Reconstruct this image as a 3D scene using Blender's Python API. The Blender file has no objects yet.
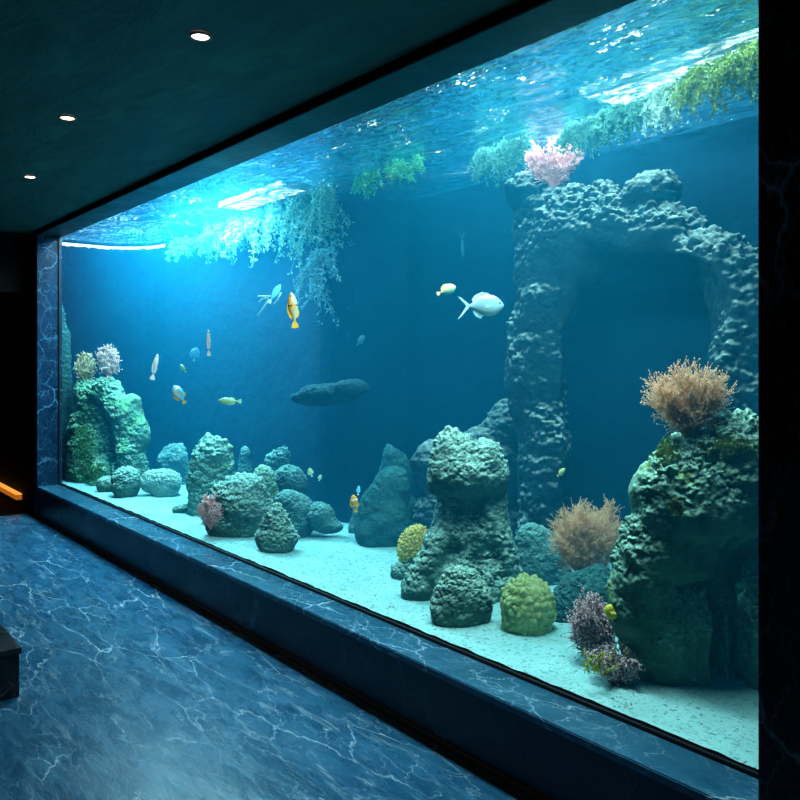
import bpy, bmesh, math, random
import numpy as np
from mathutils import Vector, Matrix

C = bpy.context.scene.collection
# ------------------------------------------------------------------ camera
H = 1.6
FW = np.array([-0.7823, 0.6229, 0.0]); FW /= np.linalg.norm(FW)
RT = np.array([FW[1], -FW[0], 0.0])
UP = np.array([0, 0, 1.0])
FOC, CX, HY = 800.0, 400.0, 360.0
CAM = np.array([0, 0, H])
GY = 2.40            # glass plane
ZS = 0.33            # sand level
ZW = 2.905           # water level
XL, XR = -8.652, -0.90
XT = -9.05            # end wall of the tank, beyond the window jamb
YB1, YB2 = 3.45, 4.15   # back wall: left part, recess
XC = -5.12              # corner of the back wall

cam = bpy.data.cameras.new('camera')
co = bpy.data.objects.new('camera', cam); C.objects.link(co)
cam.sensor_width = 36; cam.lens = 36.0 * FOC / 800.0
cam.shift_y = -(400 - HY) / 800.0
co.location = CAM
co.rotation_euler = (math.pi/2, 0, math.atan2(-FW[0], FW[1]))
cam.clip_start = 0.02
bpy.context.scene.camera = co

def ray(px, py):
    return FW + RT * ((px - CX) / FOC) + UP * ((HY - py) / FOC)
def at_depth(px, py, t):
    return CAM + ray(px, py) * t
def at_y(px, py, Y):
    d = ray(px, py); return CAM + d * (Y / d[1])
def t_ground(py):
    return (H - ZS) * FOC / (py - HY)
def t_y(px, Y):
    return Y / ray(px, HY)[1]

# ------------------------------------------------------------------ noise
def _hash(ix, iy, iz, s):
    with np.errstate(over='ignore'):
        h = (ix.astype(np.int64) * 374761393 + iy.astype(np.int64) * 668265263 + iz.astype(np.int64) * 2147483647 + s * 974634777) & 0xffffffff
        h = ((h ^ (h >> 13)) * 1274126177) & 0xffffffff
        h = ((h ^ (h >> 16)) * 2246822519) & 0xffffffff
        h = h ^ (h >> 15)
    return (h & 0xffffff) / float(0xffffff)
def vnoise(p, s=0):
    i = np.floor(p).astype(np.int64); f = p - i
    w = f * f * (3 - 2 * f)
    r = 0
    for dx in (0, 1):
        wx = w[..., 0] if dx else 1 - w[..., 0]
        for dy in (0, 1):
            wy = w[..., 1] if dy else 1 - w[..., 1]
            for dz in (0, 1):
                wz = w[..., 2] if dz else 1 - w[..., 2]
                r = r + wx * wy * wz * _hash(i[..., 0] + dx, i[..., 1] + dy, i[..., 2] + dz, s)
    return r
def fbm(p, o=4, s=0):
    a, t, r = 0.5, 0, 0
    for k in range(o):
        r = r + a * vnoise(p * (2.03 ** k) + 17.3 * k, s + k); t += a; a *= 0.5
    return r / t * 2 - 1
def worley(p, s=0):
    i = np.floor(p).astype(np.int64); best = np.full(p.shape[:-1], 9.0)
    for dx in (-1, 0, 1):
        for dy in (-1, 0, 1):
            for dz in (-1, 0, 1):
                c = [i[..., 0] + dx, i[..., 1] + dy, i[..., 2] + dz]
                d = 0
                for a in range(3):
                    d = d + (c[a] + 0.15 + 0.7 * _hash(c[0], c[1], c[2], s + 31 * a) - p[..., a]) ** 2
                best = np.minimum(best, d)
    return np.sqrt(best)

# ------------------------------------------------------------------ surface nets
def surface_nets(f, org, h):
    ins = f < 0
    nx, ny, nz = f.shape
    cnt = np.zeros((nx-1, ny-1, nz-1)); acc = np.zeros((nx-1, ny-1, nz-1, 3))
    sl = lambda d, n: slice(d, n - 1 + d)
    cor = [(a, b, c) for a in (0, 1) for b in (0, 1) for c in (0, 1)]
    for a in cor:
        for ax in range(3):
            if a[ax]: continue
            b = list(a); b[ax] = 1
            fa = f[sl(a[0], nx), sl(a[1], ny), sl(a[2], nz)]
            fb = f[sl(b[0], nx), sl(b[1], ny), sl(b[2], nz)]
            m = (fa < 0) != (fb < 0)
            t = np.where(m, fa / np.where(m, fa - fb, 1), 0)
            for k in range(3):
                acc[..., k] += np.where(m, a[k] + (t if k == ax else 0), 0)
            cnt += m
    act = cnt > 0
    idx = -np.ones(act.shape, dtype=np.int64); idx[act] = np.arange(act.sum())
    g = np.argwhere(act)
    V = org + (g + acc[act] / cnt[act][:, None]) * h
    quads = []
    for ax in range(3):
        o = [k for k in range(3) if k != ax]
        a0 = [slice(None)] * 3; a1 = [slice(None)] * 3
        a0[ax] = slice(0, -1); a1[ax] = slice(1, None)
        s0, s1 = ins[tuple(a0)], ins[tuple(a1)]
        e = np.argwhere(s0 != s1)
        e = e[(e[:, o[0]] > 0) & (e[:, o[1]] > 0) & (e[:, o[0]] < f.shape[o[0]] - 1) & (e[:, o[1]] < f.shape[o[1]] - 1)]
        flip = s0[tuple(e.T)]
        def cell(d0, d1):
            c = e.copy(); c[:, o[0]] -= d0; c[:, o[1]] -= d1
            return idx[tuple(c.T)]
        q = np.stack([cell(1, 1), cell(0, 1), cell(0, 0), cell(1, 0)], 1)
        if ax == 1: flip = ~flip
        q[~flip] = q[~flip][:, ::-1]
        quads.append(q)
    return V, np.concatenate(quads)

def mesh_from(name, V, F, smooth=True):
    me = bpy.data.meshes.new(name)
    me.from_pydata([tuple(v) for v in V], [], [tuple(int(i) for i in q) for q in F])
    if smooth:
        me.polygons.foreach_set('use_smooth', np.ones(len(me.polygons), dtype=bool))
    me.update(); return me

def link(name, me, m, parent=None):
    o = bpy.data.objects.new(name, me); C.objects.link(o)
    if m is not None:
        me.materials.clear(); me.materials.append(m)
    if parent is not None: o.parent = parent
    return o
def tag(o, label, cat, group=None, kind=None):
    if label: o['label'] = label
    if cat: o['category'] = cat
    if group: o['group'] = group
    if kind: o['kind'] = kind
    return o
def empty(name, loc):
    o = bpy.data.objects.new(name, None); C.objects.link(o); o.location = loc; o.empty_display_size = 0.05
    return o

# ------------------------------------------------------------------ materials
def lin(c):
    return tuple((x / 12.92 if x <= 0.04045 else ((x + 0.055) / 1.055) ** 2.4) for x in c)
class NT:
    def __init__(s, name):
        s.m = bpy.data.materials.new(name); s.m.use_nodes = True
        s.t = s.m.node_tree; s.t.nodes.clear()
        s.out = s.n('ShaderNodeOutputMaterial')
    def n(s, typ, **kw):
        nd = s.t.nodes.new(typ)
        for k, v in kw.items():
            if hasattr(nd, k): setattr(nd, k, v)
            else: nd.inputs[k.replace('_', ' ')].default_value = v
        return nd
    def l(s, a, b): s.t.links.new(a, b)
    def ramp(s, fac, stops):
        r = s.n('ShaderNodeValToRGB'); e = r.color_ramp.elements
        while len(e) < len(stops): e.new(0.5)
        for i, (p, c) in enumerate(stops):
            e[i].position = p; e[i].color = (*c, 1) if len(c) == 3 else c
        s.l(fac, r.inputs[0]); return r.outputs[0]
    def mix(s, fac, a, b, typ='MIX'):
        m = s.n('ShaderNodeMix', data_type='RGBA', blend_type=typ)
        for sock, v in ((m.inputs[0], fac), (m.inputs[6], a), (m.inputs[7], b)):
            if isinstance(v, (float, int)): sock.default_value = v
            elif isinstance(v, tuple): sock.default_value = (*v, 1) if len(v) == 3 else v
            else: s.l(v, sock)
        return m.outputs[2]
    def math(s, op, a, b=0.0, clamp=False):
        m = s.n('ShaderNodeMath', operation=op, use_clamp=clamp)
        for sock, v in ((m.inputs[0], a), (m.inputs[1], b)):
            if isinstance(v, (float, int)): sock.default_value = v
            else: s.l(v, sock)
        return m.outputs[0]
    def coord(s, scale=(1, 1, 1), kind='Object', rot=(0, 0, 0)):
        tc = s.n('ShaderNodeTexCoord'); mp = s.n('ShaderNodeMapping')
        mp.inputs['Scale'].default_value = scale; mp.inputs['Rotation'].default_value = rot
        s.l(tc.outputs[kind], mp.inputs[0]); return mp.outputs[0]
    def noise(s, vec, scale, detail=6, rough=0.6, dist=0.0):
        n = s.n('ShaderNodeTexNoise'); n.inputs['Scale'].default_value = scale; n.inputs['Detail'].default_value = detail
        n.inputs['Roughness'].default_value = rough; n.inputs['Distortion'].default_value = dist
        s.l(vec, n.inputs['Vector']); return n
    def bsdf(s, color, rough=0.8, spec=0.3, bump=None, bstr=0.5, bdist=0.01, **kw):
        b = s.n('ShaderNodeBsdfPrincipled')
        if isinstance(color, tuple): b.inputs['Base Color'].default_value = (*color, 1)
        else: s.l(color, b.inputs['Base Color'])
        if isinstance(rough, float): b.inputs['Roughness'].default_value = rough
        else: s.l(rough, b.inputs['Roughness'])
        b.inputs['Specular IOR Level'].default_value = spec
        for k, v in kw.items(): b.inputs[k.replace('_', ' ')].default_value = v
        if bump is not None:
            bp = s.n('ShaderNodeBump'); bp.inputs['Strength'].default_value = bstr; bp.inputs['Distance'].default_value = bdist
            s.l(bump, bp.inputs['Height']); s.l(bp.outputs[0], b.inputs['Normal'])
        s.l(b.outputs[0], s.out.inputs['Surface'])
        return b

def mat_rock(name, dark, mid, top, moss=None, sc=1.0, mosscover=0.5, lo=-0.25, hi=0.6):
    t = NT(name); v = t.coord()
    n1 = t.noise(v, 9 * sc, 8, 0.65); n2 = t.noise(v, 45 * sc, 6, 0.7)
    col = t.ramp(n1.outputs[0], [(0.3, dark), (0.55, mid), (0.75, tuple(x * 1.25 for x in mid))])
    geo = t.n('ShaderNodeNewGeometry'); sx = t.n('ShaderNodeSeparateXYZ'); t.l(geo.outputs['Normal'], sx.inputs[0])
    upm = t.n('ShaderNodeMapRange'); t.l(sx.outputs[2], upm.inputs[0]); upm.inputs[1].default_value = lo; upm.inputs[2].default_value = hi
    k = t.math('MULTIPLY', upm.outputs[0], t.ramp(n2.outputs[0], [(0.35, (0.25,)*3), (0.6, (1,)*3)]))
    col = t.mix(k, col, top)  # top light painted in: upward faces paler, sides and undersides darker
    if moss:
        n3 = t.noise(v, 6, 3, 0.5)
        mk = t.ramp(n3.outputs[0], [(mosscover, (0,)*3), (mosscover + 0.12, (1,)*3)])
        mk = t.math('MULTIPLY', mk, upm.outputs[0])
        col = t.mix(mk, col, moss)
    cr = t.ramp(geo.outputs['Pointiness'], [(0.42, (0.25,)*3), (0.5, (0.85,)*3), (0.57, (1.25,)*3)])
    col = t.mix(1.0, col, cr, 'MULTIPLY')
    vo = t.n('ShaderNodeTexVoronoi'); vo.inputs['Scale'].default_value = 55 * sc; t.l(v, vo.inputs['Vector'])
    hgt = t.math('ADD', n2.outputs[0], t.math('MULTIPLY', vo.outputs['Distance'], -0.6))
    t.bsdf(col, 0.92, 0.15, hgt, 0.7, 0.012)
    return t.m

def mat_plain(name, col, rough=0.6, col2=None, sc=20, spec=0.3, bump=0.0, transl=0.0, emit=None, es=0, bscale=None):
    t = NT(name); v = t.coord(); n = t.noise(v, sc, 5, 0.6)
    c = t.ramp(n.outputs[0], [(0.35, col), (0.65, col2 or tuple(x * 1.15 for x in col))])
    b = t.bsdf(c, rough, spec, n.outputs[0] if bump else None, bump, 0.005)
    if transl:
        tr = t.n('ShaderNodeBsdfTranslucent'); t.l(c, tr.inputs[0]); mx = t.n('ShaderNodeMixShader'); mx.inputs[0].default_value = transl
        t.l(b.outputs[0], mx.inputs[1]); t.l(tr.outputs[0], mx.inputs[2]); t.l(mx.outputs[0], t.out.inputs['Surface'])
    if emit:
        b.inputs['Emission Color'].default_value = (*emit, 1); b.inputs['Emission Strength'].default_value = es
    return t.m

def mat_marble(name, base1, base2, vein, scale=1.0, rough=0.2, spec=0.5, streak=(1, 1, 1), veinamt=1.0, bump=0.15, rot=(0, 0, 0), bsc=6.0, width=1.0, streaks=False):
    t = NT(name); v = t.coord(streak, rot=rot)
    w = t.noise(v, 1.3 * scale, 5, 0.6)
    wv = t.n('ShaderNodeVectorMath', operation='MULTIPLY_ADD'); t.l(w.outputs['Color'], wv.inputs[0])
    wv.inputs[1].default_value = (0.75 / scale,) * 3; t.l(v, wv.inputs[2])
    base = t.noise(wv.outputs[0], 2.2 * scale, 8, 0.65)
    col = t.ramp(base.outputs[0], [(0.3, base1), (0.7, base2)])
    for sc, th, amt, ms in ((1.15, 0.018, 1.0, 0.9), (2.9, 0.02, 0.55, 1.7), (6.5, 0.03, 0.3, 2.5)):
        vo = t.n('ShaderNodeTexVoronoi', feature='DISTANCE_TO_EDGE'); vo.inputs['Scale'].default_value = sc * scale
        t.l(wv.outputs[0], vo.inputs['Vector'])
        mk = t.noise(v, ms * scale, 3, 0.5, 0.3)
        k = t.ramp(vo.outputs['Distance'], [(0.0, (1,)*3), (th * 0.35 * width, (0.5,)*3), (th * 1.3 * width, (0,)*3)])
        k2 = t.ramp(mk.outputs[0], [(0.44, (0,)*3), (0.66, (amt * veinamt,)*3)])
        col = t.mix(t.math('MULTIPLY', k, k2), col, vein)
    if streaks:
        sn = t.noise(t.coord((1.2, 9.0, 1), rot=rot), 2.6, 6, 0.65, 0.7); sm = t.noise(v, 0.9, 3, 0.5)
        k = t.math('MULTIPLY', t.ramp(sn.outputs[0], [(0.56, (0,)*3), (0.68, (0.5,)*3)]), t.ramp(sm.outputs[0], [(0.38, (0.1,)*3), (0.62, (1,)*3)]))
        col = t.mix(k, col, tuple(x * 0.5 for x in vein))
    bn = t.noise(wv.outputs[0], bsc * scale, 5, 0.6)
    rr = t.ramp(base.outputs[0], [(0.3, (rough * 0.75,)*3), (0.7, (rough * 1.3,)*3)])
    b = t.bsdf(col, rr, spec, bn.outputs[0], bump, 0.03)
    if streaks: b.inputs['Specular Tint'].default_value = (0.35, 0.75, 1.0, 1)
    return t.m

M = {}
M['floor'] = mat_marble('floor_marble', (0.007, 0.050, 0.105), (0.018, 0.105, 0.20), (0.62, 0.85, 1.0), 2.2, 0.27, 0.17, (0.7, 2.1, 1), 0.8, 0.14, (0, 0, 0.9), 3.5, 0.7, streaks=True)
M['ledge'] = mat_marble('ledge_marble', (0.014, 0.075, 0.14), (0.035, 0.15, 0.25), (0.5, 0.75, 0.9), 3.0, 0.2, 0.5, (0.6, 1, 1), 1.0, 0.12, width=0.9)
M['plinth'] = mat_marble('plinth_marble', (0.008, 0.014, 0.028), (0.016, 0.028, 0.05), (0.25, 0.32, 0.4), 1.1, 0.3, 0.35, (1, 1, 1), 0.35, 0.05)
M['jamb'] = mat_marble('jamb_marble', (0.001, 0.012, 0.036), (0.003, 0.028, 0.070), (0.16, 0.42, 0.60), 3.6, 0.35, 0.15, (1, 1, 1), 1.0, 0.05)
M['pillar'] = mat_marble('pillar_marble', (0.006, 0.006, 0.008), (0.016, 0.017, 0.022), (0.9, 0.9, 0.95), 2.2, 0.3, 0.3, (1, 1, 0.6), 0.6, 0.02)
M['soffit'] = mat_marble('soffit_marble', (0.006, 0.040, 0.036), (0.014, 0.070, 0.060), (0.12, 0.3, 0.28), 2.4, 0.4, 0.25, (1, 1, 1), 0.4, 0.1)
M['bench'] = mat_marble('bench_marble', (0.003, 0.005, 0.008), (0.010, 0.015, 0.022), (0.35, 0.38, 0.4), 1.8, 0.3, 0.4, (1, 2, 1), 0.6, 0.03)
M['black'] = mat_plain('black_paint', (0.0025, 0.0025, 0.003), 0.8, spec=0.1)
M['gasket'] = mat_plain('black_rubber', (0.004, 0.008, 0.012), 0.5)
def mat_ceiling():
    t = NT('ceiling_plaster'); v = t.coord((1.2, 3.2, 1), rot=(0, 0, 0.35)); n = t.noise(v, 2.2, 8, 0.65, 0.6); n2 = t.noise(v, 0.7, 4, 0.5)
    c = t.ramp(n.outputs[0], [(0.3, (0.005, 0.058, 0.046)), (0.7, (0.030, 0.15, 0.125))])
    c = t.mix(t.ramp(n2.outputs[0], [(0.35, (0,)*3), (0.7, (1,)*3)]), c, (0.010, 0.062, 0.062))
    t.bsdf(c, 0.6, 0.25, n.outputs[0], 0.6, 0.03); return t.m
M['ceiling'] = mat_ceiling()
def mat_wallblue():
    t = NT('blue_backdrop_paint'); v = t.coord(); n = t.noise(v, 1.5, 5, 0.55)
    c = t.ramp(n.outputs[0], [(0.3, (0.0003, 0.014, 0.034)), (0.7, (0.0006, 0.023, 0.050))])
    t.bsdf(c, 0.9, 0.1, t.noise(v, 7, 6, 0.6).outputs[0], 0.5, 0.04); return t.m
M['backdrop'] = mat_wallblue()
def mat_sand():
    t = NT('pale_sand'); v = t.coord(); n = t.noise(v, 3, 5, 0.6); n2 = t.noise(v, 60, 4, 0.7); n3 = t.noise(v, 38, 3, 0.6)
    c = t.ramp(n.outputs[0], [(0.3, (0.24, 0.52, 0.54)), (0.7, (0.37, 0.68, 0.69))])
    c = t.mix(t.ramp(n2.outputs[0], [(0.34, (1,)*3), (0.46, (0,)*3)]), c, (0.14, 0.28, 0.28))
    c = t.mix(t.ramp(n3.outputs[0], [(0.33, (1,)*3), (0.37, (0,)*3)]), c, (0.10, 0.16, 0.16))
    t.bsdf(c, 0.95, 0.1, t.math('ADD', n2.outputs[0], n3.outputs[0]), 0.6, 0.012); return t.m
M['sand'] = mat_sand()
def mat_glass():
    t = NT('clear_glass'); tr = t.n('ShaderNodeBsdfTransparent'); tr.inputs[0].default_value = (0.96, 0.99, 1, 1)
    g = t.n('ShaderNodeBsdfGlossy'); g.inputs['Roughness'].default_value = 0.0; g.inputs[0].default_value = (1, 1, 1, 1)
    fr = t.n('ShaderNodeFresnel'); fr.inputs[0].default_value = 1.25
    mx = t.n('ShaderNodeMixShader'); gb = t.n('ShaderNodeNewGeometry'); t.l(t.math('MULTIPLY', t.math('MULTIPLY', fr.outputs[0], 0.5), t.math('SUBTRACT', 1.0, gb.outputs['Backfacing'])), mx.inputs[0]); t.l(tr.outputs[0], mx.inputs[1]); t.l(g.outputs[0], mx.inputs[2])
    t.l(mx.outputs[0], t.out.inputs['Surface']); return t.m
M['glass'] = mat_glass()
WATER_SC, WATER_AB = 0.076, 0.22
def mat_water():
    t = NT('water_volume')
    s = t.n('ShaderNodeVolumeScatter'); s.inputs['Color'].default_value = (0.01, 0.56, 1.0, 1); s.inputs['Density'].default_value = WATER_SC; s.inputs['Anisotropy'].default_value = 0.25
    a = t.n('ShaderNodeVolumeAbsorption'); a.inputs['Color'].default_value = (0.30, 0.77, 0.86, 1); a.inputs['Density'].default_value = WATER_AB
    ad = t.n('ShaderNodeAddShader'); t.l(s.outputs[0], ad.inputs[0]); t.l(a.outputs[0], ad.inputs[1])
    e = t.n('ShaderNodeEmission'); e.inputs[0].default_value = (0.0, 0.36, 0.85, 1); e.inputs[1].default_value = 0.007  # faint blue self-glow added in place of scattered light
    ad2 = t.n('ShaderNodeAddShader'); t.l(ad.outputs[0], ad2.inputs[0]); t.l(e.outputs[0], ad2.inputs[1])
    t.l(ad2.outputs[0], t.out.inputs['Volume']); return t.m
M['water'] = mat_water()
def mat_surface():
    t = NT('rippled_water_surface'); v = t.coord((1.3, 2.6, 1), rot=(0, 0, 0.12))
    n = t.noise(v, 9, 5, 0.65, 0.8); big = t.noise(t.coord((0.7, 1.3, 1)), 1.1, 3, 0.5)
    bp = t.n('ShaderNodeBump'); bp.inputs['Strength'].default_value = 0.9; bp.inputs['Distance'].default_value = 0.06; t.l(n.outputs[0], bp.inputs['Height'])
    g = t.n('ShaderNodeBsdfGlossy'); g.inputs['Roughness'].default_value = 0.08; g.inputs[0].default_value = (0.45, 0.85, 1, 1); t.l(bp.outputs[0], g.inputs['Normal'])
    tr = t.n('ShaderNodeBsdfTransparent'); tr.inputs[0].default_value = (0.85, 0.98, 1, 1)
    mx = t.n('ShaderNodeMixShader')
    h = t.math('ADD', n.outputs[0], t.math('MULTIPLY', t.math('SUBTRACT', big.outputs[0], 0.5), 0.35))
    k = t.ramp(h, [(0.40, (0.97,)*3), (0.52, (0.85,)*3), (0.565, (0.15,)*3), (0.60, (0.75,)*3), (0.75, (0.97,)*3)])
    t.l(k, mx.inputs[0]); t.l(tr.outputs[0], mx.inputs[1]); t.l(g.outputs[0], mx.inputs[2])
    # white glints on the ripples, painted as pale translucent flecks
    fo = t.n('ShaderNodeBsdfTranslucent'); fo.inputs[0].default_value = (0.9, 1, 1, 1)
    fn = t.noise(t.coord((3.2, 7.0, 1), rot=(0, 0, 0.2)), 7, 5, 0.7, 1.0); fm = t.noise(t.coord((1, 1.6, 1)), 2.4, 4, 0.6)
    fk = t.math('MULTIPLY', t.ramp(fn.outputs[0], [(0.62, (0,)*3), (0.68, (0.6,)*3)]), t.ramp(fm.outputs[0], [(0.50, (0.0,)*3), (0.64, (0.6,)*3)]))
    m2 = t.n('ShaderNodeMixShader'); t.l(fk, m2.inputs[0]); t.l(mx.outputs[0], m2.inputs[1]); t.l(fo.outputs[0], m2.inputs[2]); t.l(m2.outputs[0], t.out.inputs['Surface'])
    return t.m
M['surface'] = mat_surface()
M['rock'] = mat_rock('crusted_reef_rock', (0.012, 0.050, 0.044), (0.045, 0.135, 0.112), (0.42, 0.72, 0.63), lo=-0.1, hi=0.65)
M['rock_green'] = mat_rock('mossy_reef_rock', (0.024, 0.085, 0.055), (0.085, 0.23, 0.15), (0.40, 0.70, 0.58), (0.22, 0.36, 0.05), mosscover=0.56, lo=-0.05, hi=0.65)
M['rock_greenlit'] = mat_rock('green_lit_reef_rock', (0.012, 0.055, 0.040), (0.045, 0.15, 0.10), (0.38, 0.72, 0.52), (0.16, 0.46, 0.20), mosscover=0.48, lo=-0.1, hi=0.65)  # green light on the tower painted in as coloured patches
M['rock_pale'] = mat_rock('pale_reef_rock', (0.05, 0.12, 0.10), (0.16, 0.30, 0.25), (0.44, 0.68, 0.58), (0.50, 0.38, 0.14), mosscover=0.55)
M['rock_back'] = mat_rock('shaded_reef_rock', (0.008, 0.05, 0.055), (0.03, 0.11, 0.115), (0.20, 0.46, 0.43), sc=0.6, lo=-0.1, hi=0.65)  # here and below: reef rock again, shade and haze put into the colour
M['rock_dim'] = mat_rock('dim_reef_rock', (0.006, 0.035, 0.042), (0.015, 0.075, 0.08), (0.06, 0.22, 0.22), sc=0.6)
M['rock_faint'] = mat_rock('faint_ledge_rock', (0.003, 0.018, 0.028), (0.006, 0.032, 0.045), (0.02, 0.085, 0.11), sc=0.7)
M['rock_arch'] = mat_rock('dim_arch_rock', (0.002, 0.016, 0.028), (0.005, 0.032, 0.046), (0.32, 0.48, 0.44), sc=0.7, lo=0.15, hi=0.8)  # dark sides and pale top paint the top light onto the arch
def glow(name, col, s):
    t = NT(name); e = t.n('ShaderNodeEmission'); e.inputs[0].default_value = (*col, 1); e.inputs[1].default_value = s
    t.l(e.outputs[0], t.out.inputs['Surface']); return t.m

# ------------------------------------------------------------------ mesh helpers
def box_bm(bm, lo, hi, bev=0.0):
    r = bmesh.ops.create_cube(bm, size=1)
    c = [(a + b) / 2 for a, b in zip(lo, hi)]; s = [b - a for a, b in zip(lo, hi)]
    for v in r['verts']:
        v.co = Vector((v.co.x * s[0] + c[0], v.co.y * s[1] + c[1], v.co.z * s[2] + c[2]))
    if bev:
        es = list({e for v in r['verts'] for e in v.link_edges})
        bmesh.ops.bevel(bm, geom=es, offset=bev, segments=2, affect='EDGES')
def box(name, lo, hi, m, parent=None, bev=0.0, origin=None):
    bm = bmesh.new()
    box_bm(bm, lo, hi, bev)
    if origin is not None:
        for v in bm.verts: v.co -= Vector(origin)
    me = bpy.data.meshes.new(name); bm.to_mesh(me); bm.free()
    return link(name, me, m, parent)
def struct(name, lo, hi, m, bev=0.0):
    o = box(name, lo, hi, m, bev=bev); o['kind'] = 'structure'; return o

# ------------------------------------------------------------------ room shell
ZSOF, ZCE = 2.872, 2.918
struct('floor', (-8.95, -2.5, -0.2), (1.5, 2.6, 0.0), M['floor'])
struct('floor_corridor', (-13, -2.5, -0.2), (-8.95, 2.6, -0.002), M['black'])
struct('ceiling', (-8.95, -2.5, ZCE), (1.5, 2.17, ZCE + 0.2), M['ceiling'])
struct('ceiling_corridor', (-13, -2.5, 2.3), (-8.95, 2.259, ZCE + 0.2), M['black'])
struct('wall_back_room', (-13, -2.7, -0.2), (1.5, -2.5, 3.2), M['black'])
struct('wall_near', (1.5, -2.7, -0.2), (1.7, 2.6, 3.2), M['black'])
struct('wall_far', (-13.2, -2.7, -0.2), (-13, 2.6, 3.2), M['black'])
# corridor wall behind the end of the tank
struct('wall_corridor', (-13, 2.26, 0), (-8.76, 2.40, 3.1), M['black'])
# soffit over the glass, with a black trim edge
struct('trim_1', (XL, 2.185, ZSOF), (0.9, 2.42, 3.7), M['soffit'])
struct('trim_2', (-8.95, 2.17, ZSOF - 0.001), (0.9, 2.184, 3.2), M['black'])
# plinth and its marble ledge
struct('trim_3', (-8.66, 2.20, 0.0), (1.2, 2.42, 0.285), M['plinth'])
struct('trim_4', (-8.652, 2.18, 0.285), (1.2, 2.42, 0.316), M['ledge'], bev=0.004)
bs = struct('baseboard_1', (-8.64, 2.192, 0.0), (1.2, 2.1995, 0.03), mat_plain('brown_kickboard', (0.10, 0.05, 0.02), 0.4))
struct('trim_5', (XL, 2.384, 0.316), (XR, 2.398, 0.330), M['gasket'])
# end jamb of the window
struct('trim_6', (-8.76, 2.18, 0.0), (XL - 0.0005, 2.42, 3.2), M['jamb'])
struct('trim_7', (XL, 2.384, 0.33), (XL + 0.022, 2.399, ZSOF), M['gasket'])
# black marble pillar at the near end
pl = at_y(758.5, 400, 2.10)
struct('wall_pillar', (pl[0], 2.10, 0.0), (1.2, 2.18, 3.2), M['pillar'])
# tank walls
def prism_xy(name, pts, z0, z1, m):
    bm = bmesh.new()
    a = [bm.verts.new((x, y, z0)) for x, y in pts]; b = [bm.verts.new((x, y, z1)) for x, y in pts]
    n = len(pts)
    bm.faces.new(a[::-1]); bm.faces.new(b)
    for i in range(n): bm.faces.new((a[i], a[(i+1) % n], b[(i+1) % n], b[i]))
    bmesh.ops.recalc_face_normals(bm, faces=bm.faces)
    me = bpy.data.meshes.new(name); bm.to_mesh(me); bm.free()
    o = link(name, me, m); o['kind'] = 'structure'; return o
prism_xy('wall_back', [(XT - 0.2, YB1 - 0.55)] + [(XT + 0.6 - 0.6 * math.cos(a * math.pi / 16), YB1 - 0.55 + 0.55 * math.sin(a * math.pi / 16)) for a in range(9)] + [*[(XC - 0.3 + 0.3 * math.sin(a * math.pi / 16), YB1 + 0.3 - 0.3 * math.cos(a * math.pi / 16)) for a in range(9)], (XC, YB2), (-0.6, YB2), (-0.6, YB2 + 0.25), (XT - 0.2, YB2 + 0.25)], 0.0, 3.7, M['backdrop'])
struct('wall_left', (XT - 0.2, 2.43, 0.0), (XT, YB1 - 0.55, 3.7), M['backdrop'])
struct('wall_right', (XR, 2.43, 0.0), (XR + 0.25, YB2, 3.7), M['backdrop'])
struct('wall_tank_front', (XT - 0.2, 2.402, 0.0), (-8.762, 2.429, 3.7), M['black'])
struct('ceiling_tank', (XT - 0.2, 2.2, 3.7), (-0.6, YB2 + 0.25, 3.8), M['black'])
g = struct('window_1', (XL, 2.400, 0.312), (XR, 2.418, ZSOF + 0.01), M['glass'])

# sand
def grid_mesh(name, x0, x1, y0, y1, nx, ny, zf, m, skirt=None):
    xs, ys = np.linspace(x0, x1, nx), np.linspace(y0, y1, ny)
    X, Y = np.meshgrid(xs, ys, indexing='ij'); Z = zf(X, Y)
    V = np.stack([X, Y, Z], -1).reshape(-1, 3)
    i = np.arange(nx * ny).reshape(nx, ny)
    F = np.stack([i[:-1, :-1], i[1:, :-1], i[1:, 1:], i[:-1, 1:]], -1).reshape(-1, 4)
    return link(name, mesh_from(name, V, F), m)
def sand_z(X, Y):
    p = np.stack([X * 1.6, Y * 1.6, X * 0], -1)
    return ZS + 0.02 * fbm(p, 3, 5) * np.clip((Y - 2.43) / 0.2, 0, 1) + 0.006 * fbm(p * 9, 3, 9) - 0.004
sd = grid_mesh('sand_floor', XT, XR, 2.425, YB2, 520, 130, sand_z, M['sand']); sd['kind'] = 'structure'

# water
w = struct('water', (XT + 0.01, 2.428, 0.2), (XR - 0.01, YB2 - 0.01, ZW - 0.03), M['water'])
def surf_z(X, Y):
    p = np.stack([X * 2.0 + Y * 0.6, Y * 4.5, X * 0], -1)
    return ZW + 0.014 * fbm(p, 3, 21) + 0.006 * fbm(p * 3.1, 2, 4)
ws = grid_mesh('water_surface', XT, XR, 2.425, YB2, 420, 150, surf_z, M['surface']); ws['kind'] = 'structure'

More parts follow.
